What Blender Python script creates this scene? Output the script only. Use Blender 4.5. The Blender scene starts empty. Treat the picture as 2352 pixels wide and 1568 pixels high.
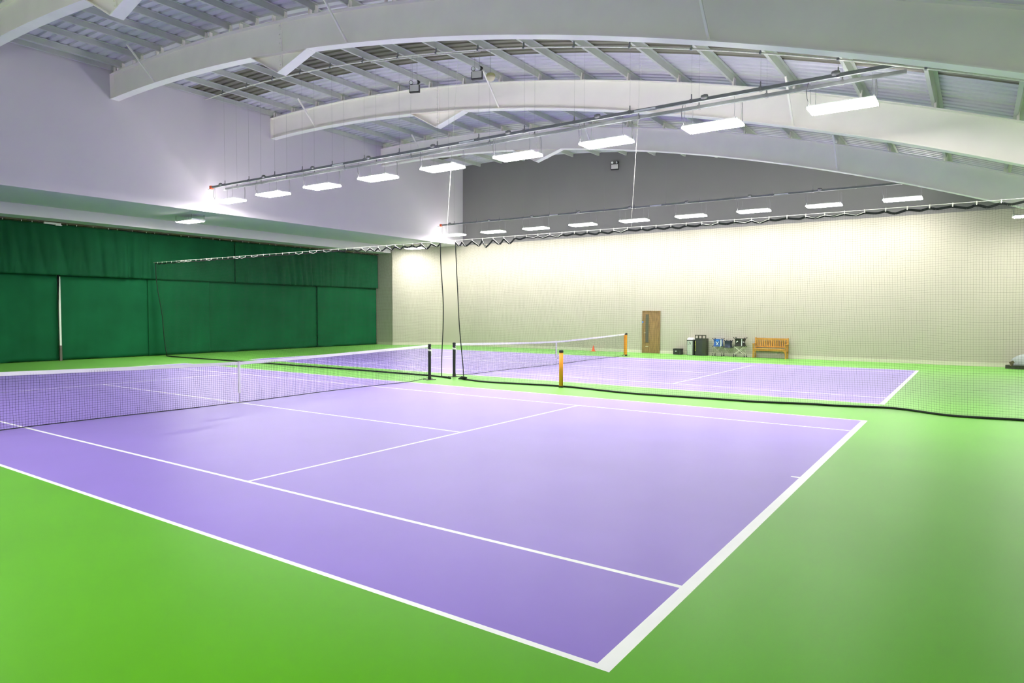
import bpy, math, random
from mathutils import Vector, Matrix
random.seed(7)
sc = bpy.context.scene
col = sc.collection
PI = math.pi

# ------------------------------------------------------------------ materials
def srgb(r, g, b):
    f = lambda c: ((c/255+0.055)/1.055)**2.4 if c > 10.3 else c/255/12.92
    return (f(r), f(g), f(b), 1)

def mat(name, color, rough=0.6, metal=0.0, spec=0.5, var=0.06, scale=3.0, bump=0.0, bscale=60.0, emis=None, estr=0.0, sheen=0):
    m = bpy.data.materials.new(name); m.use_nodes = True
    nt = m.node_tree; b = nt.nodes['Principled BSDF']
    b.inputs['Roughness'].default_value = rough
    b.inputs['Metallic'].default_value = metal
    b.inputs['Specular IOR Level'].default_value = spec
    tc = nt.nodes.new('ShaderNodeTexCoord')
    n = nt.nodes.new('ShaderNodeTexNoise'); n.inputs['Scale'].default_value = scale; n.inputs['Detail'].default_value = 4
    nt.links.new(tc.outputs['Object'], n.inputs['Vector'])
    r = nt.nodes.new('ShaderNodeValToRGB')
    c = color
    r.color_ramp.elements[0].position = 0.3; r.color_ramp.elements[1].position = 0.7
    r.color_ramp.elements[0].color = (c[0]*(1-var), c[1]*(1-var), c[2]*(1-var), 1)
    r.color_ramp.elements[1].color = (min(1, c[0]*(1+var)), min(1, c[1]*(1+var)), min(1, c[2]*(1+var)), 1)
    nt.links.new(n.outputs['Fac'], r.inputs['Fac'])
    nt.links.new(r.outputs['Color'], b.inputs['Base Color'])
    if sheen:
        b.inputs['Sheen Weight'].default_value = sheen; b.inputs['Sheen Roughness'].default_value = 0.4
    if bump > 0:
        n2 = nt.nodes.new('ShaderNodeTexNoise'); n2.inputs['Scale'].default_value = bscale
        nt.links.new(tc.outputs['Object'], n2.inputs['Vector'])
        bp = nt.nodes.new('ShaderNodeBump'); bp.inputs['Strength'].default_value = bump; bp.inputs['Distance'].default_value = 0.01
        nt.links.new(n2.outputs['Fac'], bp.inputs['Height']); nt.links.new(bp.outputs['Normal'], b.inputs['Normal'])
    if emis:
        b.inputs['Emission Color'].default_value = emis; b.inputs['Emission Strength'].default_value = estr
    return m

def wood_mat(name, c1, c2, axis=2, rough=0.5):
    m = bpy.data.materials.new(name); m.use_nodes = True
    nt = m.node_tree; b = nt.nodes['Principled BSDF']; b.inputs['Roughness'].default_value = rough
    tc = nt.nodes.new('ShaderNodeTexCoord'); mp = nt.nodes.new('ShaderNodeMapping')
    s = [14, 14, 14]; s[axis] = 1.0
    mp.inputs['Scale'].default_value = s
    nt.links.new(tc.outputs['Object'], mp.inputs['Vector'])
    n = nt.nodes.new('ShaderNodeTexNoise'); n.inputs['Scale'].default_value = 2.5; n.inputs['Detail'].default_value = 6
    nt.links.new(mp.outputs['Vector'], n.inputs['Vector'])
    r = nt.nodes.new('ShaderNodeValToRGB'); r.color_ramp.elements[0].color = c1; r.color_ramp.elements[1].color = c2
    r.color_ramp.elements[0].position = 0.35; r.color_ramp.elements[1].position = 0.65
    nt.links.new(n.outputs['Fac'], r.inputs['Fac']); nt.links.new(r.outputs['Color'], b.inputs['Base Color'])
    return m

M = {}
def satin(m, amount=0.40, rough=0.40):
    # matte acrylic court paint that turns glossy only at grazing angles
    nt = m.node_tree; b = nt.nodes['Principled BSDF']; out = nt.nodes['Material Output']
    b.inputs['Specular IOR Level'].default_value = 0.0
    g = nt.nodes.new('ShaderNodeBsdfGlossy'); g.inputs['Roughness'].default_value = rough; g.inputs['Color'].default_value = (0.95, 0.95, 0.95, 1)
    lw = nt.nodes.new('ShaderNodeLayerWeight'); lw.inputs['Blend'].default_value = 0.5
    p = nt.nodes.new('ShaderNodeMath'); p.operation = 'POWER'; p.inputs[1].default_value = 4.2
    q = nt.nodes.new('ShaderNodeMath'); q.operation = 'MULTIPLY'; q.inputs[1].default_value = amount
    mx = nt.nodes.new('ShaderNodeMixShader')
    nt.links.new(lw.outputs['Facing'], p.inputs[0]); nt.links.new(p.outputs[0], q.inputs[0]); nt.links.new(q.outputs[0], mx.inputs[0])
    nt.links.new(b.outputs[0], mx.inputs[1]); nt.links.new(g.outputs[0], mx.inputs[2]); nt.links.new(mx.outputs[0], out.inputs['Surface'])
M['green'] = mat('court_green_paint', (0.086, 0.350, 0.000, 1), rough=0.55, spec=0.15, sheen=0.0, var=0.05, scale=0.6, bump=0.08, bscale=180)
M['purple'] = mat('court_purple_paint', (0.240, 0.160, 0.550, 1), rough=0.55, spec=0.30, sheen=0.0, var=0.04, scale=0.6, bump=0.08, bscale=180)
M['line'] = mat('court_line_paint', (0.86, 0.86, 0.86, 1), rough=0.5, var=0.02, scale=4)
for k_ in ('green', 'purple', 'line'): satin(M[k_])
M['wall'] = mat('white_wall_paint', (0.62, 0.575, 0.63, 1), rough=0.75, var=0.015, scale=0.7, bump=0.03, bscale=40)
M['wallwhite'] = mat('bright_wall_paint', (0.84, 0.82, 0.80, 1), rough=0.75, var=0.015, scale=0.7)
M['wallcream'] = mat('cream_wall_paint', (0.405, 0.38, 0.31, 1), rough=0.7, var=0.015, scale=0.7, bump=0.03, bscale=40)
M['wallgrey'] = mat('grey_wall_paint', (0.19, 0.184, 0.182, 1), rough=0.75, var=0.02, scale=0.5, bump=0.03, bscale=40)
M['skirt'] = mat('skirting_paint', (0.57, 0.54, 0.45, 1), rough=0.4, var=0.02)
M['steel'] = mat('cream_steel_paint', (0.92, 0.87, 0.84, 1), rough=0.5, var=0.03, scale=1.2)
M['purlin'] = mat('galvanised_purlin', (0.50, 0.51, 0.48, 1), rough=0.45, metal=0.0, var=0.05, scale=2)
M['deck'] = mat('white_deck_sheet', (0.56, 0.54, 0.61, 1), rough=0.5, var=0.04, scale=1.5)
M['rooflight'] = mat('unlit_rooflight_sheet', (0.16, 0.15, 0.11, 1), rough=0.35, var=0.1, scale=2)
M['galv'] = mat('galvanised_channel', (0.21, 0.225, 0.23, 1), rough=0.6, metal=0.1, var=0.12, scale=6)
M['lamp_body'] = mat('lamp_housing', (0.75, 0.76, 0.76, 1), rough=0.4, var=0.03)
M['lamp_lens'] = mat('lit_lamp_lens', (0.9, 0.9, 0.88, 1), rough=0.4, var=0.01, emis=(1, 0.975, 0.93, 1), estr=112)
M['lamp_side_fill'] = mat('added_side_glow', (0.9, 0.9, 0.88, 1), rough=0.4, var=0.01, emis=(1, 0.975, 0.95, 1), estr=98)  # glow added to the lamp sides to brighten beams and roof
M['lamp_top_fill'] = mat('added_top_glow', (0.9, 0.9, 0.88, 1), rough=0.4, var=0.01, emis=(1, 0.975, 0.95, 1), estr=7)  # faint upward glow added to brighten the roof
M['wire'] = mat('thin_wire', (0.20, 0.20, 0.21, 1), rough=0.5, var=0.1)
M['whiterope'] = mat('white_rope', (0.78, 0.77, 0.70, 1), rough=0.8, var=0.08, scale=20)
M['black'] = mat('black_plastic', (0.012, 0.012, 0.013, 1), rough=0.5, var=0.2)
M['blacktape'] = mat('black_webbing', (0.008, 0.012, 0.010, 1), rough=0.8, var=0.3, scale=8)
M['cord'] = mat('dark_net_cord', (0.030, 0.036, 0.030, 1), rough=0.8, var=0.2)
M['netcord'] = mat('court_net_cord', (0.030, 0.022, 0.050, 1), rough=0.8, var=0.2)
M['band'] = mat('white_webbing', (0.80, 0.78, 0.82, 1), rough=0.75, var=0.03, scale=6)
M['orange'] = mat('orange_foam', (0.86, 0.34, 0.015, 1), rough=0.6, var=0.05)
M['orangecap'] = mat('orange_end_cap', (0.75, 0.10, 0.02, 1), rough=0.5, var=0.05)
M['cone'] = mat('orange_cone_plastic', (0.80, 0.10, 0.02, 1), rough=0.45, var=0.05)
M['curtain'] = mat('green_curtain_cloth', (0.004, 0.080, 0.028, 1), rough=0.8, spec=0.12, var=0.16, scale=0.7, bump=0.1, bscale=300)
M['curtain2'] = mat('dark_green_valance_cloth', (0.004, 0.062, 0.023, 1), rough=0.8, spec=0.12, var=0.2, scale=0.7, bump=0.1, bscale=300)
M['oak'] = wood_mat('grey_oak_door', srgb(108, 84, 48), srgb(146, 116, 70), 2)
M['teak'] = wood_mat('golden_bench_timber', srgb(160, 110, 26), srgb(192, 142, 54), 1)
M['glass'] = mat('dark_vision_glass', (0.10, 0.10, 0.07, 1), rough=0.08, var=0.05)
M['blue_sign'] = mat('blue_sign', srgb(60, 110, 200), rough=0.5)
M['plate'] = mat('pale_metal_plate', (0.62, 0.58, 0.45, 1), rough=0.35, metal=0.3)
M['silver'] = mat('silver_steel_sheet', (0.52, 0.54, 0.50, 1), rough=0.35, metal=0.4, var=0.08, scale=5)
M['charcoal'] = mat('charcoal_plastic', (0.022, 0.026, 0.024, 1), rough=0.45, var=0.2, scale=5)
M['charcoal2'] = mat('olive_black_frame', (0.030, 0.034, 0.016, 1), rough=0.5, var=0.15)
M['yellow'] = mat('yellow_print', (0.62, 0.62, 0.06, 1), rough=0.5, var=0.1)
M['bluecloth'] = mat('blue_basket_cloth', (0.010, 0.085, 0.36, 1), rough=0.6, var=0.2, scale=10)
M['bluepanel'] = mat('bright_blue_panel', (0.015, 0.15, 0.62, 1), rough=0.6, var=0.1)
M['navy'] = mat('navy_basket_cloth', (0.018, 0.026, 0.060, 1), rough=0.6, var=0.35, scale=12)
M['blackcloth'] = mat('black_basket_cloth', (0.010, 0.011, 0.006, 1), rough=0.7, var=0.2, scale=10)
M['whitemark'] = mat('white_print', (0.82, 0.85, 0.84, 1), rough=0.6, var=0.02)
M['leg'] = mat('pale_tube', (0.74, 0.74, 0.62, 1), rough=0.35, metal=0.1, var=0.03)
M['leg2'] = mat('cream_tube', (0.56, 0.53, 0.42, 1), rough=0.4, var=0.03)
M['greysheet'] = mat('grey_cover_sheet', (0.24, 0.27, 0.26, 1), rough=0.7, var=0.15, scale=6, bump=0.3, bscale=14)
M['brownstrap'] = mat('brown_strap', (0.12, 0.09, 0.055, 1), rough=0.7, var=0.1)
M['darkgreenbase'] = mat('dark_base', (0.020, 0.026, 0.010, 1), rough=0.7, var=0.1)
M['ivory'] = mat('ivory_plastic', (0.62, 0.55, 0.40, 1), rough=0.5, var=0.03)
M['khaki'] = mat('khaki_ring', (0.36, 0.35, 0.16, 1), rough=0.5, var=0.05)
M['face'] = mat('grey_lamp_case', (0.60, 0.59, 0.56, 1), rough=0.45, var=0.03)
M['redmark'] = mat('red_yellow_sticker', (0.80, 0.25, 0.03, 1), rough=0.5, var=0.3, scale=30)
M['post'] = mat('pale_post_paint', (0.62, 0.64, 0.58, 1), rough=0.5, var=0.05)
M['postbase'] = mat('dark_post_sleeve', (0.10, 0.09, 0.07, 1), rough=0.6, var=0.1)

# ------------------------------------------------------------------ mesh builder
class MB:
    def __init__(s): s.v = []; s.f = []; s.m = []
    def add(s, vs, fs, mi=0):
        o = len(s.v); s.v += [tuple(p) for p in vs]
        for f in fs: s.f.append([i+o for i in f]); s.m.append(mi)
    def box(s, a, b, mi=0):
        x0, y0, z0 = a; x1, y1, z1 = b
        s.add([(x0,y0,z0),(x1,y0,z0),(x1,y1,z0),(x0,y1,z0),(x0,y0,z1),(x1,y0,z1),(x1,y1,z1),(x0,y1,z1)],
              [(0,3,2,1),(4,5,6,7),(0,1,5,4),(1,2,6,5),(2,3,7,6),(3,0,4,7)], mi)
    def cbox(s, c, d, mi=0): s.box([c[i]-d[i]/2 for i in range(3)], [c[i]+d[i]/2 for i in range(3)], mi)
    def bar(s, p, q, w, h=None, up=(0,0,1), mi=0):
        h = h or w; p = Vector(p); q = Vector(q); d = (q-p).normalized(); u = Vector(up)
        a = d.cross(u)
        if a.length < 1e-4: a = d.cross(Vector((1,0,0)))
        a.normalize(); b = a.cross(d).normalized(); a *= w/2; b *= h/2
        s.add([p-a-b,p+a-b,p+a+b,p-a+b,q-a-b,q+a-b,q+a+b,q-a+b],
              [(0,3,2,1),(4,5,6,7),(0,1,5,4),(1,2,6,5),(2,3,7,6),(3,0,4,7)], mi)
    def tube(s, pts, r, n=8, mi=0, caps=True, radii=None):
        pts = [Vector(p) for p in pts]; N = len(pts); rings = []
        ref = Vector((0.12, 0.31, 0.94))
        for i, p in enumerate(pts):
            d = (pts[min(i+1, N-1)]-pts[max(i-1, 0)]).normalized()
            a = d.cross(ref)
            if a.length < 1e-3: a = d.cross(Vector((1,0,0)))
            a.normalize(); b = d.cross(a); rr = radii[i] if radii else r
            rings.append([p+a*rr*math.cos(2*PI*k/n)+b*rr*math.sin(2*PI*k/n) for k in range(n)])
        vs = [v for R_ in rings for v in R_]; fs = []
        for i in range(N-1):
            for k in range(n):
                fs.append((i*n+k, i*n+(k+1) % n, (i+1)*n+(k+1) % n, (i+1)*n+k))
        if caps: fs += [tuple(range(n))[::-1], tuple((N-1)*n+k for k in range(n))]
        s.add(vs, fs, mi)
    def lathe(s, prof, c=(0,0,0), n=24, mi=0, axis=2):
        vs = []; fs = []
        for r, z in prof:
            for k in range(n):
                a = 2*PI*k/n; p = (r*math.cos(a), r*math.sin(a), z)
                if axis == 0: p = (p[2], p[0], p[1])
                if axis == 1: p = (p[1], p[2], p[0])
                vs.append((c[0]+p[0], c[1]+p[1], c[2]+p[2]))
        for i in range(len(prof)-1):
            for k in range(n): fs.append((i*n+k, i*n+(k+1) % n, (i+1)*n+(k+1) % n, (i+1)*n+k))
        fs += [tuple(range(n))[::-1], tuple((len(prof)-1)*n+k for k in range(n))]
        s.add(vs, fs, mi)
    def sweep(s, ring_fn, ts, closed=True, mi=0):
        rings = [ring_fn(t) for t in ts]; n = len(rings[0]); vs = [p for r in rings for p in r]; fs = []
        for i in range(len(rings)-1):
            for k in range(n if closed else n-1):
                fs.append((i*n+k, i*n+(k+1) % n, (i+1)*n+(k+1) % n, (i+1)*n+k))
        if closed: fs += [tuple(range(n))[::-1], tuple((len(rings)-1)*n+k for k in range(n))]
        s.add(vs, fs, mi)
    def prism(s, poly, dirv, mi=0):
        n = len(poly); d = Vector(dirv); vs = [Vector(p) for p in poly]+[Vector(p)+d for p in poly]
        s.add(vs, [tuple(range(n))[::-1], tuple(range(n, 2*n))]+[(k, (k+1) % n, n+(k+1) % n, n+k) for k in range(n)], mi)
    def build(s, name, mats, parent=None, smooth=False, bevel=0, solid=0, loc=(0,0,0), fix=True):
        me = bpy.data.meshes.new(name); me.from_pydata(s.v, [], s.f)
        ms = mats if isinstance(mats, (list, tuple)) else [mats]
        for m in ms: me.materials.append(m)
        if len(ms) > 1: me.polygons.foreach_set('material_index', s.m)
        if fix:
            import bmesh
            bm = bmesh.new(); bm.from_mesh(me); bmesh.ops.recalc_face_normals(bm, faces=bm.faces); bm.to_mesh(me); bm.free()
        if smooth: me.polygons.foreach_set('use_smooth', [True]*len(me.polygons))
        me.update()
        o = bpy.data.objects.new(name, me); col.objects.link(o); o.location = loc
        if parent: o.parent = parent
        if bevel:
            b = o.modifiers.new('bevel', 'BEVEL'); b.width = bevel; b.segments = 2; b.limit_method = 'ANGLE'
        if solid:
            b = o.modifiers.new('solid', 'SOLIDIFY'); b.thickness = solid; b.offset = 0
        return o

def tag(o, label, cat, group=None, kind=None):
    if label: o['label'] = label
    if cat: o['category'] = cat
    if group: o['group'] = group
    if kind: o['kind'] = kind
    return o
def thing(name, label, cat, loc=(0,0,0), rz=0, group=None):
    o = bpy.data.objects.new(name, None); o.empty_display_size = 0.1; col.objects.link(o)
    o.location = loc; o.rotation_euler = (0, 0, rz)
    return tag(o, label, cat, group)
def struct(mb, name, mats, label=None, **k):
    o = mb.build(name, mats, **k); o['kind'] = 'structure'
    if label: o['label'] = label
    return o
def dup(root, loc, label=None, rz=None):
    r = root.copy(); col.objects.link(r); r.location = loc
    if rz is not None: r.rotation_euler = (0, 0, rz)
    if label: r['label'] = label
    for ch in list(root.children):
        c = ch.copy(); col.objects.link(c); c.parent = r
        for g in list(ch.children):
            d = g.copy(); col.objects.link(d); d.parent = c
    return r
ORD = ['', 'first', 'second', 'third', 'fourth', 'fifth', 'sixth', 'seventh', 'eighth', 'ninth', 'tenth', 'eleventh', 'twelfth',
       'thirteenth', 'fourteenth', 'fifteenth', 'sixteenth', 'seventeenth', 'eighteenth', 'nineteenth', 'twentieth',
       'twenty-first', 'twenty-second', 'twenty-third', 'twenty-fourth', 'twenty-fifth', 'twenty-sixth']

# ------------------------------------------------------------------ camera
CAM = (-3.412, -1.6749, 2.0518)
cam = bpy.data.cameras.new('camera'); co = bpy.data.objects.new('camera', cam); col.objects.link(co)
co.location = CAM; co.rotation_euler = (1.526861, -0.003503, -0.966443)
cam.sensor_width = 36; cam.lens = 1548.366*36/2352; cam.clip_start = 0.05; cam.clip_end = 200
sc.camera = co
CM = co.rotation_euler.to_matrix()
def proj(p):
    q = CM.transposed() @ (Vector(p)-Vector(CAM))
    if q.z > -0.1: return None
    return (1176+1548.366*q.x/-q.z, 784-1548.366*q.y/-q.z)
def seen(pts, m=200):
    for p in pts:
        q = proj(p)
        if q and -m < q[0] < 2352+m and -m < q[1] < 1568+m: return True
    return False

# ------------------------------------------------------------------ dimensions
XW, Y1, YC = 28.5, 23.98, 29.12          # far wall, left upper wall, curtain plane
XN, YR = -6.0, -7.0                      # walls behind the camera
ZS = 6.03                                # low ceiling over the curtain bay
AY, AZ = 22.2, -62.95                    # roof arch centre
RB, RT = 72.54, 73.42                    # beam bottom / top radii
CL = 0.11; RP = RT+CL+0.165; RD = RP+0.012
def arc(R, y): return AZ+math.sqrt(R*R-(y-AY)**2)
def apt(R, y, x): return (x, y, arc(R, y))
# radial frame: point at arc position y0 (on RB), offset h along the radius
def rad(y0, h, x):
    z0 = arc(RB, y0); n = Vector((0, y0-AY, z0-AZ)).normalized()
    return Vector((x, y0, z0))+n*h

# ------------------------------------------------------------------ floor with both courts
W2, LH, X2 = 10.97, 11.885, 13.76
L = 23.77
xs = {XN, XW}; ys = {YR, 30.0}
rects = []
def R_(x0, x1, y0, y1, m):
    rects.append((x0, x1, y0, y1, m)); xs.update((x0, x1)); ys.update((y0, y1))
for ox in (0, X2):
    R_(ox, ox+W2, 0, L, 1)
    R_(ox, ox+0.05, 0, L, 2); R_(ox+W2-0.05, ox+W2, 0, L, 2)
    R_(ox+1.37, ox+1.42, 0, L, 2); R_(ox+W2-1.42, ox+W2-1.37, 0, L, 2)
    R_(ox, ox+W2, 0, 0.1, 2); R_(ox, ox+W2, L-0.1, L, 2)
    R_(ox+1.37, ox+W2-1.37, 5.485, 5.535, 2); R_(ox+1.37, ox+W2-1.37, L-5.535, L-5.485, 2)
    R_(ox+W2/2-0.025, ox+W2/2+0.025, 5.485, L-5.485, 2)
    R_(ox+W2/2-0.025, ox+W2/2+0.025, 0.1, 0.2, 2); R_(ox+W2/2-0.025, ox+W2/2+0.025, L-0.2, L-0.1, 2)
xs = sorted(xs); ys = sorted(ys)
fl = MB()
for i in range(len(xs)-1):
    for j in range(len(ys)-1):
        cx, cy = (xs[i]+xs[i+1])/2, (ys[j]+ys[j+1])/2; m = 0
        for (a, b, c, d, k) in rects:
            if a < cx < b and c < cy < d: m = max(m, k)
        fl.add([(xs[i],ys[j],0),(xs[i+1],ys[j],0),(xs[i+1],ys[j+1],0),(xs[i],ys[j+1],0)], [(0,1,2,3)], m)
struct(fl, 'floor', [M['green'], M['purple'], M['line']], 'green hall floor with two purple tennis courts marked in white', fix=False)

# ------------------------------------------------------------------ walls
TH = 0.15
w = MB()          # left upper wall over the low bay, reaching the roof
ncol = 60
w.box((XN, Y1, ZS), (XW, Y1+TH, 11.6))
struct(w, 'wall_left', M['wall'], 'white upper wall on the left under the arched roof')
CX1, CY1, CX2, CY2 = 26.37, 27.76, 28.5, 25.62          # slanting corner wall
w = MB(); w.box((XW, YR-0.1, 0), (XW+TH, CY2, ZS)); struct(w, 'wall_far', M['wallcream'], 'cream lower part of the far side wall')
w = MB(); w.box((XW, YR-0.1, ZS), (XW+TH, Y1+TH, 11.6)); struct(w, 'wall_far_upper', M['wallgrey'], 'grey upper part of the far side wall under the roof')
w = MB(); d = Vector((CX1-CX2, CY1-CY2, 0)).normalized(); nrm = Vector((-d.y, d.x, 0))
if nrm.x < 0: nrm = -nrm
w.prism([(CX2, CY2, 0), (CX1, CY1, 0), (CX1+0.12, CY1+0.02, 0), (CX2+0.15, CY2+0.02, 0)], (0, 0, ZS))
struct(w, 'wall_corner', M['wallcream'], 'cream slanting wall at the far left corner')
w = MB(); w.box((CX1, CY1+0.02, 0), (CX1+TH, 30, ZS)); struct(w, 'wall_return', M['wallcream'], 'narrow cream return wall beside the green curtain')
w = MB(); w.box((XN, 30, 0), (CX1+TH, 30+TH, ZS)); struct(w, 'wall_back', M['wall'], 'wall behind the green curtain')
w = MB(); w.box((XN-TH, YR, 0), (XN, 30, 11.6)); struct(w, 'wall_near', M['wallwhite'])
w = MB(); w.box((XN, YR-TH, 0), (XW, YR, 6.5)); struct(w, 'wall_right', M['wallwhite'])
w = MB(); w.prism([(XN, Y1+TH, ZS), (XW, Y1+TH, ZS), (CX2, CY2, ZS), (CX1, CY1, ZS), (CX1, 30, ZS), (XN, 30, ZS)], (0, 0, 0.15))
struct(w, 'ceiling_low', M['wall'], 'low flat ceiling over the bay in front of the green curtain')
w = MB(); w.box((XN, 27.9, 5.6), (CX1-0.01, 29.98, ZS-0.001)); struct(w, 'trim_1', M['wall'], 'white boxed beam above the green curtain')
def skirt(p, q, name):
    w = MB(); w.bar((p[0], p[1], 0.07), (q[0], q[1], 0.07), 0.03, 0.14); w.bar((p[0], p[1], 0.145), (q[0], q[1], 0.145), 0.036, 0.014)
    struct(w, name, M['skirt'])
skirt((XW-0.015, YR), (XW-0.015, 11.36), 'baseboard_far'); skirt((XW-0.015, 12.31), (XW-0.015, CY2), 'baseboard_far')
skirt((CX2-0.012, CY2-0.012), (CX1-0.012, CY1-0.012), 'baseboard_corner'); skirt((CX1-0.015, CY1), (CX1-0.015, 29.0), 'baseboard_return')

# ------------------------------------------------------------------ roof deck (ribbed sheet following the arch)
PITCH = 0.30
RL = [(11.40, 13.45), (24.3, 26.3)]
dk = MB(); dk2 = MB()
ysd = [YR+(Y1-YR)*i/40 for i in range(41)]
x = XN
while x < XW-0.01:
    prof = [(x, 0), (x+0.17, 0), (x+0.20, 0.05), (x+0.27, 0.05), (x+PITCH, 0)]
    tgt = dk2 if any(a <= x+0.1 < b for a, b in RL) else dk
    tgt.sweep(lambda y, prof=prof: [(min(px, XW), y, arc(RD+h, y)) for px, h in prof], ysd, closed=False)
    x += PITCH
struct(dk, 'ceiling', M['deck'], 'white ribbed sheet roof curving over the hall', fix=False)
struct(dk2, 'ceiling_rooflight', M['rooflight'], 'dark unlit rooflight strips in the ribbed roof', fix=False)

# ------------------------------------------------------------------ arched beams
BX = [4.27, 8.64, 15.26, 21.88]
BN = ['arched steel beam nearest the camera, cutting the top left corner of the photo', 'second arched steel beam from the camera, the largest, sweeping across the whole top',
      'third arched steel beam from the camera, behind the hanging emergency floodlights', 'fourth and farthest arched steel beam, in front of the grey upper wall']
YB0, YB1 = YR+0.05, Y1-0.01
yb = [YB0+(YB1-YB0)*i/48 for i in range(49)]
def arch_box(x0, x1, r0, r1, ys_):
    m = MB(); m.sweep(lambda y: [(x0, y, arc(r0, y)), (x1, y, arc(r0, y)), (x1, y, arc(r1, y)), (x0, y, arc(r1, y))], ys_); return m
PY = [22.62-1.556*k for k in range(20)]
HA, HB, HC = 15.67, 13.22, 14.49
for bi, bx in enumerate(BX):
    t = thing('roof_beam', BN[bi], 'beam', (bx, Y1-0.02, arc(RB, Y1)), group='arched roof beams')
    off = -Vector(t.location)
    def part(mb, name, m=M['steel'], **k): return mb.build(name, m, t, loc=off, **k)
    part(arch_box(bx-0.012, bx+0.012, RB+0.02, RT-0.02, yb), 'web')
    part(arch_box(bx-0.15, bx+0.15, RT-0.025, RT, yb), 'top_flange')
    part(arch_box(bx-0.15, bx+0.15, RB, RB+0.025, yb), 'bottom_flange')
    # haunch under the splice
    pa, pb = rad(HA, 0, bx), rad(HB, 0, bx); pc = Vector((bx, HC, arc(RB, HC)-0.53))
    m = MB(); m.prism([(bx-0.01, pa.y, pa.z), (bx-0.01, pb.y, pb.z), (bx-0.01, pc.y, pc.z)], (0.02, 0, 0)); part(m, 'haunch_plate')
    for e in (pa, pb):
        dv = (pc-e).normalized(); up = Vector((0, -dv.z, dv.y))
        m = MB(); m.bar(e, pc, 0.30, 0.025, up=up); part(m, 'haunch_flange')
    m = MB(); m.box((bx-0.04, HC-0.08, arc(RB, HC)-0.36), (bx+0.04, HC+0.06, arc(RB, HC)-0.01)); m.box((bx-0.04, HC-0.08, arc(RB, HC)+0.03), (bx+0.04, HC+0.06, arc(RT, HC)-0.04))
    for k in range(10):
        for sx in (-1, 1):
            zz = arc(RB, HC)-0.30+k*0.12
            m.lathe([(0.018, -0.02), (0.018, 0.02)], (bx+sx*0.045, HC-0.03+0.035*(k % 2), zz), 8, axis=0)
    part(m, 'splice_plate')
    if bi == 1:
        m = MB(); m.cbox((bx-0.02, HC-0.02, pc.z+0.09), (0.012, 0.10, 0.07)); o = part(m, 'sticker', M['redmark']); o['label'] = 'small red and yellow sticker'
    # end plate
    m = MB(); m.prism([rad(YB1-0.02, 0.0, bx-0.15), rad(YB1-0.02, 0.0, bx+0.15), rad(YB1-0.02, 0.88, bx+0.15), rad(YB1-0.02, 0.88, bx-0.15)], (0, 0.015, 0)); part(m, 'end_plate')
    # cleats carrying the purlins
    for y in sorted(set([23.83]+[23.24-1.285*k for k in range(25)] if bi == 0 else [23.83]+PY)) + ([23.24-1.285*k for k in range(25)] if bi == 1 else []):
        for sx in (-1, 1):
            if bi == 1 and (y in PY) != (sx > 0) and y != 23.83: continue
            p0 = Vector((bx+sx*0.03, y-0.006, arc(RT, y)))
            if seen([p0], 120):
                m = MB(); m.bar(p0+Vector((0, 0, -0.002)), p0+Vector((0, 0, CL+0.12)), 0.05, 0.09, up=(1, 0, 0)); part(m, 'cleat')
    # fly braces from lower flange up to the purlins
    for k in (1, 7, 13):
        y = PY[k]
        for s in (-1, 1):
            p = rad(y, 0.04, bx+s*0.06); q = Vector((bx+s*0.95, y, arc(RT+CL+0.02, y)))
            if seen([p, q], 80):
                m = MB(); m.bar(p, q, 0.045, 0.045); part(m, 'brace')

# ------------------------------------------------------------------ purlins
bays = [(-2.0, 4.27, 'before the first arched beam'), (4.27, 8.64, 'between the first and second arched beams'), (8.64, 15.26, 'between the second and third arched beams'),
        (15.26, 21.88, 'between the third and fourth arched beams'), (21.88, 28.49, 'between the fourth beam and the far wall')]
def purlin_profile():
    t, hgt, fw = 0.006, 0.165, 0.085     # (y, h) of a Z section
    return [(0, 0), (fw, 0), (fw, t), (t, t), (t, hgt), (-fw, hgt), (-fw, hgt-t), (0, hgt-t)]
def purlin_mesh(y, x0, x1):
    m = MB(); n = Vector((0, y-AY, arc(RT, y)-AZ)).normalized(); tv = Vector((0, n.z, -n.y))
    base = Vector((x0, y, arc(RT+CL, y)))
    m.prism([base+tv*a+n*h for a, h in purlin_profile()], (x1-x0, 0, 0))
    return m
ALLP = [23.86]+PY
for (x0, x1, where) in bays:
    n = 0
    ys_bay = [23.83]+[23.24-1.285*k for k in range(25)] if x1 < 9 else ALLP
    for k, y in enumerate(ys_bay):
        pts = [(x0+(x1-x0)*i/12, y, arc(RT, y)) for i in range(13)]
        n += 1
        if not seen(pts, 120): continue
        o = purlin_mesh(y, x0+0.004, x1-0.004).build('roof_purlin', M['purlin'])
        tag(o, f'roof purlin {where}, {ORD[n]} from the left wall', 'purlin', f'roof purlins {where}')

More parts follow.
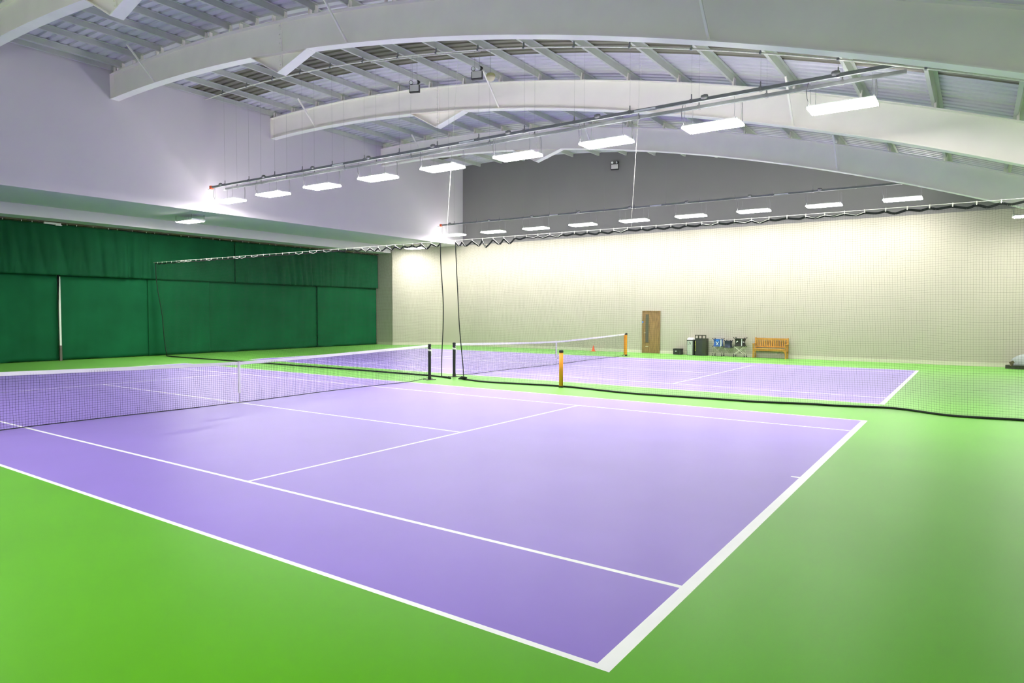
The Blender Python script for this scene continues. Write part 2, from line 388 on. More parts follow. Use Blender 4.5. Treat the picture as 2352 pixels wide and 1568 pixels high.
# ------------------------------------------------------------------ roof conduit along the arch, over the near lamp rows
def pipe_on_arch(x, R, y0, y1, r, n=40):
    return [(x, y0+(y1-y0)*i/n, arc(R, y0+(y1-y0)*i/n)) for i in range(n+1)]
t = thing('conduit', 'thin white conduit following the roof curve above the near lamp rows', 'conduit', (12.0, Y1-0.1, arc(RT-0.03, Y1)))
m = MB(); m.tube(pipe_on_arch(12.0, RT-0.03, Y1-0.1, YR+0.2, 0.02), 0.022, 8); m.build('pipe', M['whiterope'], t, loc=-Vector(t.location), smooth=True)
m = MB(); m.tube(pipe_on_arch(12.14, RT-0.03, 14.6, 10.2, 0.02, 12), 0.018, 8); m.build('pipe', M['whiterope'], t, loc=-Vector(t.location), smooth=True)
for y in PY:
    if y > -5:
        m = MB(); m.cbox((12.0, y, arc(RT+0.035, y)), (0.03, 0.03, 0.14)); m.cbox((12.0, y, arc(RT-0.03, y)), (0.09, 0.05, 0.05)); m.build('clip', M['galv'], t, loc=-Vector(t.location))

# ------------------------------------------------------------------ lighting tracks
ZR = 6.95
def track(x, ystart, label, cap):
    t = thing('lighting_track', label, 'track', (x, ystart, ZR))
    m = MB(); ln = ystart+0.35
    m.box((-0.032, -ln, -0.035), (0.032, 0, -0.030)); m.box((-0.032, -ln, -0.030), (-0.026, 0, 0.04)); m.box((0.026, -ln, -0.030), (0.032, 0, 0.04))
    m.box((-0.032, -ln, 0.036), (0.032, 0, 0.04)); m.build('channel', M['galv'], t)
    if cap:
        m = MB(); m.cbox((0, 0.05, 0), (0.13, 0.12, 0.13)); o = m.build('end_cap', M['orangecap'], t, bevel=0.02); o['label'] = 'orange end cap'
        m = MB(); m.tube([(0, 0.1, 0), (0, 0.22, -0.05), (0, 0.3, -0.04)], 0.008, 6); m.build('cable_tail', M['wire'], t)
    else:
        m = MB(); m.cbox((0, 0.05, 0), (0.07, 0.12, 0.09)); o = m.build('end_cap', M['band'], t, bevel=0.01); o['label'] = 'pale end cap'
    for y in PY:
        if y > -0.3 and y < ystart-0.2:
            yy = y-ystart; zt = arc(RT+CL, y)-ZR
            m = MB(); m.box((-0.045, yy-0.03, -0.045), (0.045, yy+0.03, 0.05)); m.box((-0.012, yy-0.012, 0.05), (0.012, yy+0.012, 0.17)); m.build('bracket', M['wire'], t)
            m = MB(); m.tube([(0, yy, 0.17), (0, yy, zt)], 0.002, 4); m.build('hanger_wire', M['wire'], t)
    return t
TA, TB, TCX, TN = 12.05, 12.57, 26.05, -1.5
ta = track(TA, 23.50, 'galvanised lighting track with orange end cap, left of the pair above the gap between courts', True)
tb = track(TB, 23.40, 'galvanised lighting track without orange cap, right of the pair above the gap between courts', False)
tc = track(TCX, 23.55, 'galvanised lighting track with orange end cap near the grey far wall', True)
tn = track(TN-0.2, 23.50, 'lighting track along the near side of the front court, outside the photo', False)
for t, k0 in ((ta, 0), (tc, 0)):
    for j in range(9):                      # junction boxes where each lamp plugs in
        yy = -(0.62+2.75*j)
        m = MB(); m.lathe([(0.0, -0.09), (0.045, -0.07), (0.06, 0), (0.045, 0.07), (0.0, 0.09)], (-0.03, yy, 0.05), 10, axis=1)
        o = m.build('plug', M['wire'], t, smooth=True)
    for j in (2, 4, 6):
        m = MB(); m.cbox((-0.034, -(1.9+2.75*j), 0), (0.003, 0.55, 0.045)); o = m.build('label_plate', M['whitemark'], t)

# ------------------------------------------------------------------ panel lamps
LZ = 6.40
def make_lamp(hang, up=True):
    t = thing('panel_lamp', 'lamp', 'lamp', (0, 0, LZ))
    m = MB(); m.sweep(lambda y: [(-0.30, y, -0.02), (-0.24, y, 0.035), (0.24, y, 0.035), (0.30, y, -0.02)], [-0.61, 0.61]); m.build('housing', M['lamp_body'], t)
    m = MB()
    for k in range(5):
        y0 = -0.59+k*0.238
        m.add([(-0.285, y0, -0.022), (0.285, y0, -0.022), (0.285, y0+0.228, -0.022), (-0.285, y0+0.228, -0.022), (-0.27, y0+0.012, -0.045), (0.27, y0+0.012, -0.045), (0.27, y0+0.216, -0.045), (-0.27, y0+0.216, -0.045)],
              [(0, 3, 2, 1), (4, 5, 6, 7), (0, 1, 5, 4), (1, 2, 6, 5), (2, 3, 7, 6), (3, 0, 4, 7)])
    m.build('lens', M['lamp_lens'], t)
    if up:
        m = MB()
        for sx in (-1, 1): m.box((sx*0.302-0.004, -0.60, -0.045), (sx*0.302+0.004, 0.60, -0.004))
        for sy in (-1, 1): m.box((-0.30, sy*0.636-0.003, -0.045), (0.30, sy*0.636+0.003, -0.004))
        m.build('side_fill_glow', M['lamp_side_fill'], t)  # added glowing strips that throw light sideways onto the beam webs
    if up: m = MB(); m.box((-0.21, -0.58, 0.034), (0.21, 0.58, 0.040)); m.build('top_fill_glow', M['lamp_top_fill'], t)  # added glowing top sheet, fill light for the roof
    for s_ in (-1, 1):
        m = MB(); m.box((-0.30, s_*0.62-0.012, -0.03), (0.30, s_*0.62+0.012, 0.038)); m.build('end_cap', M['lamp_body'], t)
        for sx in (-1, 1):
            m = MB(); m.tube([(sx*0.26, s_*0.57, 0.06), (sx*0.265, s_*0.58, hang*0.5), (sx*0.26, s_*0.57, hang)], 0.004, 5); m.build('hanger_wire', M['wire'], t)
    m = MB(); m.tube([(-0.27, 0.60, 0.05), (-0.28, 0.64, hang*0.35), (-0.26, 0.66, hang*0.7), (-0.27, 0.62, hang)], 0.009, 6); m.build('cable', M['wire'], t, smooth=True)
    m = MB(); m.tube([(0.27, -0.60, 0.05), (0.27, -0.61, hang*0.35), (0.28, -0.60, hang*0.7), (0.27, -0.59, hang)], 0.008, 6); m.build('cable', M['wire'], t, smooth=True)
    return t
XL = 12.31
YL = [22.72-2.742*j for j in range(9)]
lampA = make_lamp(ZR-0.05-LZ)
for j, y in enumerate(YL):
    lab = f'lit panel lamp hanging from the two centre tracks, {ORD[j+1]} from the left wall'
    if j == 0:
        lampA.location = (XL, y, LZ); o = lampA; o['label'] = lab
    else: o = dup(lampA, (XL, y, LZ), lab)
    o['group'] = 'lamps hanging from the centre tracks'
for j in range(9):
    o = dup(lampA, (TCX+0.26, 22.86-2.757*j, LZ), f'lit panel lamp in the row by the grey far wall, {ORD[j+1]} from the left wall')
    o['group'] = 'lamps in the row by the far wall'
for j in (1, 3, 5, 7):  # unseen row added by symmetry to light the near floor
    o = dup(lampA, (TN, 22.72-2.742*j, LZ), f'added unseen lamp above the near side of the front court, {ORD[(j+1)//2]} from the left wall')
    o['group'] = 'unseen lamps added along the near side'
lampS = make_lamp(ZS-5.80-0.002, False); lampS.location = (XL, 25.58, 5.80)
tag(lampS, 'lit panel lamp under the low ceiling in front of the green curtain', 'lamp')
dup(lampS, (TCX+0.2, 25.75, 5.80), 'lit panel lamp under the low ceiling near the cream slanting corner wall')
lampE = make_lamp(0.75, False); lampE.location = (26.0, -3.2, 5.44)
dup(lampE, (XL, -3.2, 5.44), 'unseen panel lamp added low in the centre, beyond the right edge')  # unseen lamp added by symmetry, brightens the green floor at right
tag(lampE, 'lit panel lamp hung low at the right edge of the photo', 'lamp')

# ------------------------------------------------------------------ court nets
def net_top(u): return 0.914+(1.05-0.914)*abs(2*u-1)**1.25
def court_net(x0, x1, y, label):
    t = thing('tennis_net', label, 'net', ((x0+x1)/2, y, 0)); off = (-(x0+x1)/2, -y, 0)
    m = MB(); cs = 0.045; nx = int((x1-x0)/cs)
    def sway(x, z): return 0.012*math.sin(x*1.7+1)*math.sin(z*2.6)+0.006*math.sin(x*5.1+z*4)
    def zb(x): return 0.015+0.010*math.sin(x*0.9)+0.03*max(0, 1-min(abs(x-x0), abs(x1-x))/1.0)**2*2
    for i in range(nx+1):
        x = x0+(x1-x0)*i/nx; zt = net_top(i/nx)-0.03; b = zb(x)
        m.tube([(x+0.004*math.sin(z_*40+i), y+sway(x, b+(zt-b)*q), b+(zt-b)*q) for q in (0, .2, .4, .6, .8, 1) for z_ in (q,)], 0.0021, 3, caps=False)
    for k in range(1, 21):
        q = k/21
        pts = []
        for i in range(0, nx+1, 3):
            x = x0+(x1-x0)*i/nx; zt = net_top(i/nx)-0.03; b = zb(x); z = b+(zt-b)*q
            pts.append((x, y+sway(x, z), z+0.003*math.sin(i*0.7+k)))
        m.tube(pts, 0.0021, 3, caps=False)
    m.build('mesh', M['netcord'], t, loc=off, fix=False)
    m = MB(); xs_ = [x0+(x1-x0)*i/60 for i in range(61)]
    m.sweep(lambda x: [(x, y-0.010, net_top((x-x0)/(x1-x0))-0.065), (x, y+0.010, net_top((x-x0)/(x1-x0))-0.065), (x, y+0.008, net_top((x-x0)/(x1-x0))+0.002), (x, y-0.008, net_top((x-x0)/(x1-x0))+0.002)], xs_)
    m.build('headband', M['band'], t, loc=off)
    m = MB(); xm = (x0+x1)/2
    m.box((xm-0.025, y-0.020, 0.24), (xm+0.025, y-0.014, 0.925)); m.box((xm-0.025, y+0.014, 0.24), (xm+0.025, y+0.020, 0.925)); m.box((xm-0.025, y-0.020, 0.918), (xm+0.025, y+0.020, 0.925))
    m.cbox((xm, y, 0.235), (0.05, 0.045, 0.03)); m.build('centre_strap', M['band'], t, loc=off)
    m = MB(); m.tube([(xm, y, 0.22), (xm, y, 0.0)], 0.006, 6); m.build('anchor_cord', M['wire'], t, loc=off)
    m = MB(); m.tube([(x0+(x1-x0)*i/80, y+sway(x0+(x1-x0)*i/80, 0), zb(x0+(x1-x0)*i/80)) for i in range(81)], 0.009, 6); m.build('bottom_rope', M['blacktape'], t, loc=off, smooth=True)
    m = MB(); m.tube([(x0-0.018, y, 1.035), (x0+0.02, y, 1.04)], 0.006, 6); m.tube([(x1-0.02, y, 1.04), (x1+0.025, y, 1.035)], 0.006, 6); m.build('headline_cable', M['whiterope'], t, loc=off)
    return t
def net_post(x, y, label, ties=True, sleeve=0):
    t = thing('net_post', label, 'post', (x, y, 0), group='net posts')
    m = MB(); m.lathe([(0.045, 0), (0.045, 1.03), (0.050, 1.035), (0.050, 1.07), (0.03, 1.08)], n=20); m.build('pole', M['black'], t, smooth=False)
    m = MB(); m.lathe([(0.13, 0.0), (0.13, 0.010), (0.055, 0.012), (0.05, 0.10)], n=20)
    for k in range(4): m.cbox((0.16*math.cos(k*PI/2+.4), 0.16*math.sin(k*PI/2+.4), 0.008), (0.08, 0.05, 0.014))
    m.build('base_plate', M['black'], t)
    if ties:
        m = MB()
        for z in (0.88, 0.90, 0.915): m.tube([(0.052*math.cos(a), 0.052*math.sin(a), z+0.01*math.sin(a)) for a in [i*2*PI/14 for i in range(15)]], 0.009, 5)
        m.tube([(0.05, -0.03, 0.90), (0.03, -0.06, 0.82), (0.02, -0.058, 0.72)], 0.008, 5); m.tube([(sleeve*0, -0.05, 0.97), (0.03, -0.05, 0.93), (0.05, -0.01, 0.90)], 0.008, 5)
        m.build('tie_cord', M['whiterope'], t, smooth=True)
    return t
N1X0, N1X1 = -0.80, 11.78
court_net(N1X0, N1X1, LH, 'white-topped tennis net across the near court')
N2X0, N2X1 = 13.09, 25.48
court_net(N2X0, N2X1, LH, 'white-topped tennis net across the far court, behind the divider net')
net_post(11.86, LH, 'black net post at the right end of the near court net')
net_post(13.02, LH, 'black net post with knotted white cord at the left end of the far court net')
net_post(-0.90, LH, 'black net post at the near end of the front net, outside the photo', ties=False)
pr = net_post(25.68, LH, 'black net post beside the orange pad at the far end of the far court net', ties=False)
m = MB(); m.lathe([(0.065, 0.07), (0.075, 0.08), (0.075, 0.98), (0.065, 0.99)], (-0.125, -0.02, 0), 20)
o = m.build('pad', M['orange'], pr); o['label'] = 'orange foam pad strapped to the post'
m = MB(); m.box((-0.21, -0.06, 1.00), (0.0, 0.0, 1.03)); m.tube([(-0.2, -0.03, 1.03), (-0.1, -0.03, 1.07), (0.0, -0.03, 1.04)], 0.01, 6); m.build('winder', M['black'], pr)
t = thing('padded_post', 'orange round post with black cap standing beside the divider net', 'post', (12.41, 7.62, 0))
m = MB(); m.lathe([(0.055, 0.04), (0.055, 0.95)], n=20); m.build('sleeve', M['orange'], t, smooth=True)
m = MB(); m.lathe([(0.057, 0.95), (0.060, 0.96), (0.060, 1.0), (0.045, 1.02)], n=20); m.build('cap', M['black'], t)
m = MB(); m.lathe([(0.068, 0.0), (0.068, 0.035), (0.057, 0.04)], n=20); m.build('base', M['black'], t)

# ------------------------------------------------------------------ divider net in two halves
BCURVE = [(-6.6, 12.5), (-4, 12.5), (-2.5, 12.68), (-1.4, 12.52), (-0.2, 13.05), (1.0, 12.74), (2.8, 12.34), (5.3, 12.14), (7.7, 12.52), (10.1, 12.2), (11.05, 12.40), (11.7, 12.58),
          (12.96, 12.72), (16.45, 12.74), (21.1, 12.70), (27.5, 12.57), (28.6, 12.7), (29.2, 12.6)]
def bx_at(y):
    for (a, b), (c, d) in zip(BCURVE, BCURVE[1:]):
        if a <= y <= c:
            s = (y-a)/(c-a); s = s*s*(3-2*s); return b+(d-b)*s
    return 12.5
XT = 12.45
def divider(yA, yB, edgeA, edgeB, label, ruffle):
    """yA<yB at the top; edgeA/B(f): y of each edge at height fraction f"""
    t = thing('divider_net', label, 'net', (XT, (yA+yB)/2, 0)); off = (-XT, -(yA+yB)/2, 0)
    rnd = random.Random(int(yA*10)+99)
    cy = [yA]
    while cy[-1] < yB-0.2: cy.append(min(yB, cy[-1]+0.385))
    sags = []
    for i in range(len(cy)-1):
        sags.append((ruffle(cy[i])*(0.6+0.8*rnd.random()), 0.3+0.4*rnd.random()))
    ZT = 4.17
    def ztop(y):
        for i in range(len(cy)-1):
            if cy[i] <= y <= cy[i+1]+1e-6:
                s = (y-cy[i])/(cy[i+1]-cy[i]); d, c = sags[i]
                q = (s/c if s < c else (1-s)/(1-c)); return ZT-0.02-d*(max(0.0, q)**0.8)
        return ZT
    def P(f, g):       # f along (0..1), g height (0..1)
        ye = edgeA(g)+(edgeB(g)-edgeA(g))*f
        zt = ZT-0.03+(ztop(yA+(yB-yA)*f)-ZT+0.03)*g**5; z = 0.02+(zt-0.02)*g
        xb = bx_at(ye); k = (1-g)**1.6
        xx = XT+(xb-XT)*k+0.035*math.sin(ye*5.3+z*0.8)*math.sin(PI*g)+0.02*math.sin(ye*11+1.3*z)*g*(1-g)*3
        if g == 0: xx = xb
        return (xx, ye, z+0.012*math.sin(ye*3.1+z*2)*math.sin(PI*g))
    CS = 0.048; nf = int((yB-yA)/CS); ng = int(ZT/CS)
    m = MB()
    for i in range(nf+1):
        m.tube([P(i/nf, g/10) for g in range(11)], 0.0012, 3, caps=False)
    for j in range(1, ng):
        m.tube([P(i/nf, j/ng) for i in range(0, nf+1, 2)], 0.0012, 3, caps=False)
    m.build('mesh', M['cord'], t, loc=off, fix=False)
    def ribbon(pts, wd, th, name, mm, **k):
        m = MB()
        for a, b in zip(pts, pts[1:]): m.bar(a, b, th, wd, up=(0, 0.01, 1))
        return m.build(name, mm, t, loc=off)
    n = 220
    m = MB(); m.tube([(P(i/n, 0)[0], P(i/n, 0)[1], 0.022) for i in range(n+1)], 0.024, 7); m.build('weighted_hem', M['blacktape'], t, loc=off, smooth=True)
    n2 = (len(cy)-1)*6
    ribbon([P(i/n2, 1) for i in range(n2+1)], 0.048, 0.006, 'top_tape', M['blacktape'])
    m = MB(); m.tube([P(0, g/20) for g in range(21)], 0.016, 6); m.build('edge_tape', M['blacktape'], t, loc=off, smooth=True)
    m = MB(); m.tube([P(1, g/20) for g in range(21)], 0.016, 6); m.build('edge_tape', M['blacktape'], t, loc=off, smooth=True)
    m = MB(); m.tube([(XT, yA-0.15, ZT+0.03), (XT, yB+0.15, ZT+0.03)], 0.006, 6); m.build('support_cable', M['whiterope'], t, loc=off)
    for i, y in enumerate(cy):
        m = MB(); m.tube([(XT, y, ZT+0.045), (XT, y, ZT-0.03)], 0.011, 6); m.build('clip', M['whiterope'], t, loc=off)
    m = MB()
    for i in range(len(cy)-1):                     # white lacing slack between some clips
        if rnd.random() < 0.3 or sags[i][0] > 0.1:
            d, c = sags[i]; y0, y1 = cy[i], cy[i+1]; ym = y0+(y1-y0)*c
            if d > 0.1: m.tube([(XT-0.01, y1, ZT), (XT-0.01, ym, ZT-d-0.01)], 0.006, 5)
            else: m.tube([(XT-0.01, y0, ZT-0.01), (XT-0.012, ym, ZT-0.02-d), (XT-0.01, y1, ZT-0.01)], 0.006, 5)
    m.build('lacing', M['whiterope'], t, loc=off, smooth=True)
    return t
rr = lambda y: (0.17 if y > 8.8 else 0.055)
dn1 = divider(-6.6, 11.36, lambda g: -6.6, lambda g: 11.36-0.36*(1-g)**1.3, 'dark mesh divider net, right half, hanging in front of the far court', rr)
rl = lambda y: (0.12 if y < 15.5 else 0.03)
dn2 = divider(11.95, 28.7, lambda g: 11.95-0.10*math.sin(PI*(1-g)*1.6)*(1-g), lambda g: 28.30+0.40*g, 'dark mesh divider net, left half, running back to the green curtain', rl)
# coiled ends of the weighted hems lying on the floor at the gap
m = MB(); m.tube([(12.40, 11.00, 0.03), (12.33, 11.02, 0.05), (12.30, 11.10, 0.04), (12.36, 11.05, 0.09), (12.42, 10.90, 0.06)], 0.032, 8)
m.build('hem_coil', M['blacktape'], dn1, loc=(-XT, -(-6.6+11.36)/2, 0), smooth=True)
m = MB(); m.tube([(12.58, 12.0, 0.03), (12.50, 11.75, 0.03), (12.38, 11.50, 0.03)], 0.03, 8)
m.build('hem_coil', M['blacktape'], dn2, loc=(-XT, -(11.95+28.7)/2, 0), smooth=True)
# suspension ropes up to the roof
for y, lab in ((11.72, 'white suspension rope rising from the gap in the divider net'), (5.62, 'white suspension rope rising from the middle of the right divider net')):
    o = None; m = MB(); m.tube([(0.0, 0, 4.22), (0.55, 0.0, arc(RT-0.02, y))], 0.0045 if y > 8 else 0.0028, 6)
    o = m.build('suspension_rope', M['whiterope'], loc=(XT, y, 0)); tag(o, lab, 'rope')

# ------------------------------------------------------------------ curtains
def cloth(name, x0, x1, z0, z1, yoff, fold, label, mtl, cat='curtain', wr=0.0, seed=1, grp='green curtains along the left end'):
    rnd = random.Random(seed); ph = [rnd.random()*6.28 for _ in range(8)]
    nx = max(20, int((x1-x0)/0.05)); nz = 26; m = MB(); vs = []; fs = []
    for i in range(nx+1):
        for j in range(nz+1):
            x = x0+(x1-x0)*i/nx; g = j/nz; z = z0+(z1-z0)*g
            am = fold*(0.35+0.65*(0.5+0.5*math.sin(x*0.9+ph[0]))**2)
            lean = 0.22*(g-0.5)*math.sin(x*0.5+ph[1])
            s = math.sin((x+lean)*9.5+ph[2])*0.5+math.sin((x+lean)*16.3+ph[3])*0.35+math.sin((x+lean)*4.1+ph[4])*0.5
            if name == 'curtain_valance':
                s = s*0.6+1.1*(1-abs(math.sin((x+lean*1.6)*4.7+ph[2]+0.8*math.sin(x*1.1))))**3*(0.35+0.65*(1-g))
                s += 0.6*(1-abs(math.sin((x-lean)*7.9+ph[3])))**4*(1-g)
            y = am*s+0.03*math.sin(x*0.8+ph[5])*fold*8
            y += wr*(1-g)**5*math.sin(z*26+math.sin(x*3+ph[6])*2.2)*(0.5+0.5*math.sin(x*1.3+ph[7]))
            vs.append((x-x0, y, z))
    for i in range(nx):
        for j in range(nz):
            a = i*(nz+1)+j; fs.append((a, a+nz+1, a+nz+2, a+1))
    m.add(vs, fs)
    o = m.build(name, mtl, smooth=True, solid=0.004, loc=(x0, YC+yoff, 0), fix=False)
    return tag(o, label, cat, grp)
zs_ = 3.47
cloth('curtain', 2.0, 8.695, 0.02, zs_+0.05, 0.05, 0.010, 'flat green backdrop curtain left of the pale post', M['curtain'], wr=0.03, seed=1)
cloth('curtain', 8.78, 12.42, 0.02, zs_+0.05, 0.04, 0.008, 'flat green backdrop curtain right of the pale post', M['curtain'], wr=0.03, seed=2)
cloth('curtain', 12.30, 15.27, 0.02, zs_+0.05, 0.0, 0.008, 'flat green backdrop curtain behind the left end of the divider net', M['curtain'], wr=0.03, seed=3)
cloth('curtain', 15.25, 21.82, 0.02, zs_+0.05, 0.06, 0.008, 'widest flat green backdrop curtain, behind the left divider net', M['curtain'], wr=0.035, seed=4)
cloth('curtain', 21.78, 26.32, 0.02, zs_+0.05, 0.0, 0.008, 'flat green backdrop curtain beside the cream return wall', M['curtain'], wr=0.035, seed=5)
cloth('curtain_valance', 2.0, 12.36, zs_, 5.49, -0.19, 0.12, 'pleated dark green valance above the pale post', M['curtain2'], seed=11)
cloth('curtain_valance', 12.34, 16.6, zs_, 5.49, -0.12, 0.045, 'smooth dark green valance above the left end of the divider net', M['curtain2'], seed=12)
cloth('curtain_valance', 16.58, 26.30, zs_, 5.49, -0.19, 0.12, 'pleated dark green valance beside the cream return wall', M['curtain2'], seed=13)
t = thing('curtain_rail', 'dark curtain rail with pale hooks under the boxed beam', 'rail', (2.0, 28.90, 5.55))
m = MB(); m.box((0, -0.02, -0.01), (24.3, 0.02, 0.045)); m.build('rail', M['brownstrap'], t)
for k in range(40):
    m = MB(); m.tube([(3.2+k*0.53+0.1*math.sin(k*2.1), -0.02, -0.0), (3.2+k*0.53+0.1*math.sin(k*2.1), -0.02, -0.055)], 0.012, 6); m.build('hook', M['whiterope'], t)
m = MB(); m.box((6.15, -0.10, -0.075), (6.75, -0.03, 0.0)); m.box((6.55, -0.12, -0.11), (6.78, -0.03, -0.07)); m.build('pulley_box', M['face'], t)
t = thing('post', 'slim pale post showing through the slit between green curtains', 'post', (8.72, 29.06, 0))
m = MB(); m.sweep(lambda z: [(0.035-0.068*min(1, (3.42-z)/1.6+0.25), -0.03, z), (0.035, -0.03, z), (0.035, 0.03, z), (0.035-0.068*min(1, (3.42-z)/1.6+0.25), 0.03, z)], [0.62, 1.5, 2.2, 2.8, 3.42]); m.build('shaft', M['post'], t)
m = MB(); m.box((-0.038, -0.035, 0.0), (0.04, 0.035, 0.62)); m.build('sleeve', M['postbase'], t)

# ------------------------------------------------------------------ door in the far wall
d = thing('door_1', 'brown oak door with a tall glass slit in the cream far wall', None, (XW, 11.835, 0)); d['kind'] = 'structure'
m = MB(); m.box((-0.035, -0.44, 0.01), (-0.002, 0.44, 2.09)); m.build('leaf', M['oak'], d)
m = MB(); m.box((-0.05, -0.475, 0), (-0.001, -0.44, 2.125)); m.box((-0.05, 0.44, 0), (-0.001, 0.475, 2.125)); m.box((-0.05, -0.44, 2.09), (-0.001, 0.44, 2.125)); m.build('frame', M['oak'], d)
m = MB(); m.box((-0.042, 0.14, 0.55), (-0.034, 0.28, 1.93)); g = m.build('vision_panel', M['glass'], d)
m = MB(); m.box((-0.048, 0.125, 0.53), (-0.034, 0.14, 1.95)); m.box((-0.048, 0.28, 0.53), (-0.034, 0.295, 1.95)); m.box((-0.048, 0.125, 1.93), (-0.034, 0.295, 1.955)); m.box((-0.048, 0.125, 0.53), (-0.034, 0.295, 0.55)); m.build('bead', M['brownstrap'], g)
m = MB(); m.lathe([(0.045, 0), (0.045, 0.006)], (-0.056, 0.445, 1.56), 16, axis=0); o = m.build('sign', M['blue_sign'], d); o['label'] = 'small blue round sign'
m = MB(); m.box((-0.046, 0.14, 0.31), (-0.034, 0.29, 0.345)); m.build('letter_plate', M['plate'], d)
m = MB(); m.tube([(-0.04, 0.36, 1.02), (-0.08, 0.36, 1.02), (-0.08, 0.26, 1.02)], 0.009, 8); m.build('handle', M['plate'], d)

# ------------------------------------------------------------------ things along the far wall
# crate
t = thing('crate', 'small black crate with a pale label on the floor by the far wall', 'crate', (28.26, 10.33, 0))
m = MB(); m.box((-0.14, -0.20, 0.0), (0.14, 0.20, 0.02)); m.box((-0.14, -0.20, 0.02), (-0.125, 0.20, 0.27)); m.box((0.125, -0.20, 0.02), (0.14, 0.20, 0.27)); m.box((-0.125, -0.20, 0.02), (0.125, -0.185, 0.27)); m.box((-0.125, 0.185, 0.02), (0.125, 0.20, 0.27)); m.build('body', M['charcoal'], t)
m = MB(); m.box((-0.152, -0.21, 0.24), (-0.138, 0.21, 0.285)); m.box((0.138, -0.21, 0.24), (0.152, 0.21, 0.285)); m.box((-0.138, -0.21, 0.24), (0.138, -0.196, 0.285)); m.box((-0.138, 0.196, 0.24), (0.138, 0.21, 0.285)); m.build('rim', M['black'], t)
m = MB()
for k in range(4): m.box((-0.146, -0.195+0.11*k, 0.02), (-0.139, -0.175+0.11*k, 0.24))
m.build('rib', M['black'], t)
m = MB(); m.box((-0.150, 0.02, 0.155), (-0.146, 0.10, 0.185)); m.build('label_plate', M['whitemark'], t)
# silver bin
t = thing('litter_bin', 'silver fronted litter bin with pale domed lid beside the door', 'bin', (28.24, 9.64, 0))
m = MB(); m.box((-0.20, -0.17, 0.0), (0.20, 0.17, 0.74)); m.build('body', M['charcoal'], t, bevel=0.01)
m = MB(); m.sweep(lambda z: [(-0.203-0.03*math.cos((yy/0.13)*PI/2), yy, z) for yy in (-0.11, -0.06, 0, 0.06, 0.12, 0.15)]+[(-0.201, 0.15, z), (-0.201, -0.11, z)], [0.02, 0.69]); o = m.build('front_panel', M['silver'], t, smooth=False); o['label'] = 'silver curved front panel'
m = MB(); m.box((-0.21, -0.18, 0.70), (0.21, 0.18, 0.745)); m.build('collar', M['black'], t)
m = MB(); m.sweep(lambda yy: [(-0.20, yy, 0.746), (0.20, yy, 0.746), (0.20, yy, 0.78+0.0), (0.0, yy, 0.84), (-0.18, yy, 0.78)], [-0.10, 0.16]); o = m.build('lid', M['whitemark'], t); o['label'] = 'pale lid'
m = MB(); m.prism([(-0.237, 0.05, 0.66), (-0.237, 0.02, 0.60), (-0.237, -0.005, 0.53), (-0.237, -0.02, 0.50), (-0.237, -0.025, 0.56), (-0.237, 0.0, 0.62)], (0.003, 0, 0)); m.cbox((-0.236, 0.07, 0.53), (0.003, 0.02, 0.03)); m.build('mark', M['black'], t)
# big bin with three openings
t = thing('recycling_bin', 'tall charcoal bin with three square openings and yellow vertical print', 'bin', (28.24, 9.16, 0))
m = MB(); m.box((-0.20, -0.25, 0.0), (0.20, 0.25, 0.815)); m.build('body', M['charcoal'], t, bevel=0.008)
m = MB()
for (a, b) in ((-0.27, -0.242), (-0.10, -0.062), (0.068, 0.112), (0.236, 0.26)): m.box((-0.20, a, 0.815), (-0.15, b, 0.965))
m.box((-0.20, -0.27, 0.945), (-0.15, 0.26, 0.985)); m.box((-0.20, -0.27, 0.80), (-0.15, 0.26, 0.828)); m.build('opening_frame', M['charcoal2'], t)
m = MB(); m.box((-0.215, -0.27, 0.0), (0.19, -0.24, 0.82)); m.build('side_panel', M['charcoal2'], t)
m = MB(); m.box((-0.206, -0.24, 0.10), (-0.200, -0.10, 0.80)); m.build('trim_panel', M['charcoal2'], t)
m = MB(); rnd = random.Random(3)
for (za, zb_) in ((0.44, 0.70), (0.22, 0.425)):
    z = za
    while z < zb_-0.02:
        h = 0.030+0.012*rnd.random()
        m.box((-0.205, 0.215, z), (-0.201, 0.26-0.01, z+0.008)); m.box((-0.205, 0.215+0.03*rnd.random(), z+0.008), (-0.201, 0.225+0.02*rnd.random(), z+h))
        m.box((-0.205, 0.238, z+0.008), (-0.201, 0.25, z+h*rnd.choice((0.6, 1))))
        z += h+0.008
for b_ in (0,): pass
o = m.build('lettering', M['yellow'], t); o['label'] = 'yellow vertical lettering'
m = MB(); m.box((-0.206, 0.19, 0.0), (-0.2005, 0.25, 0.15)); m.box((-0.206, -0.10, 0.0), (-0.2005, 0.19, 0.06)); m.build('kick_strip', M['black'], t)
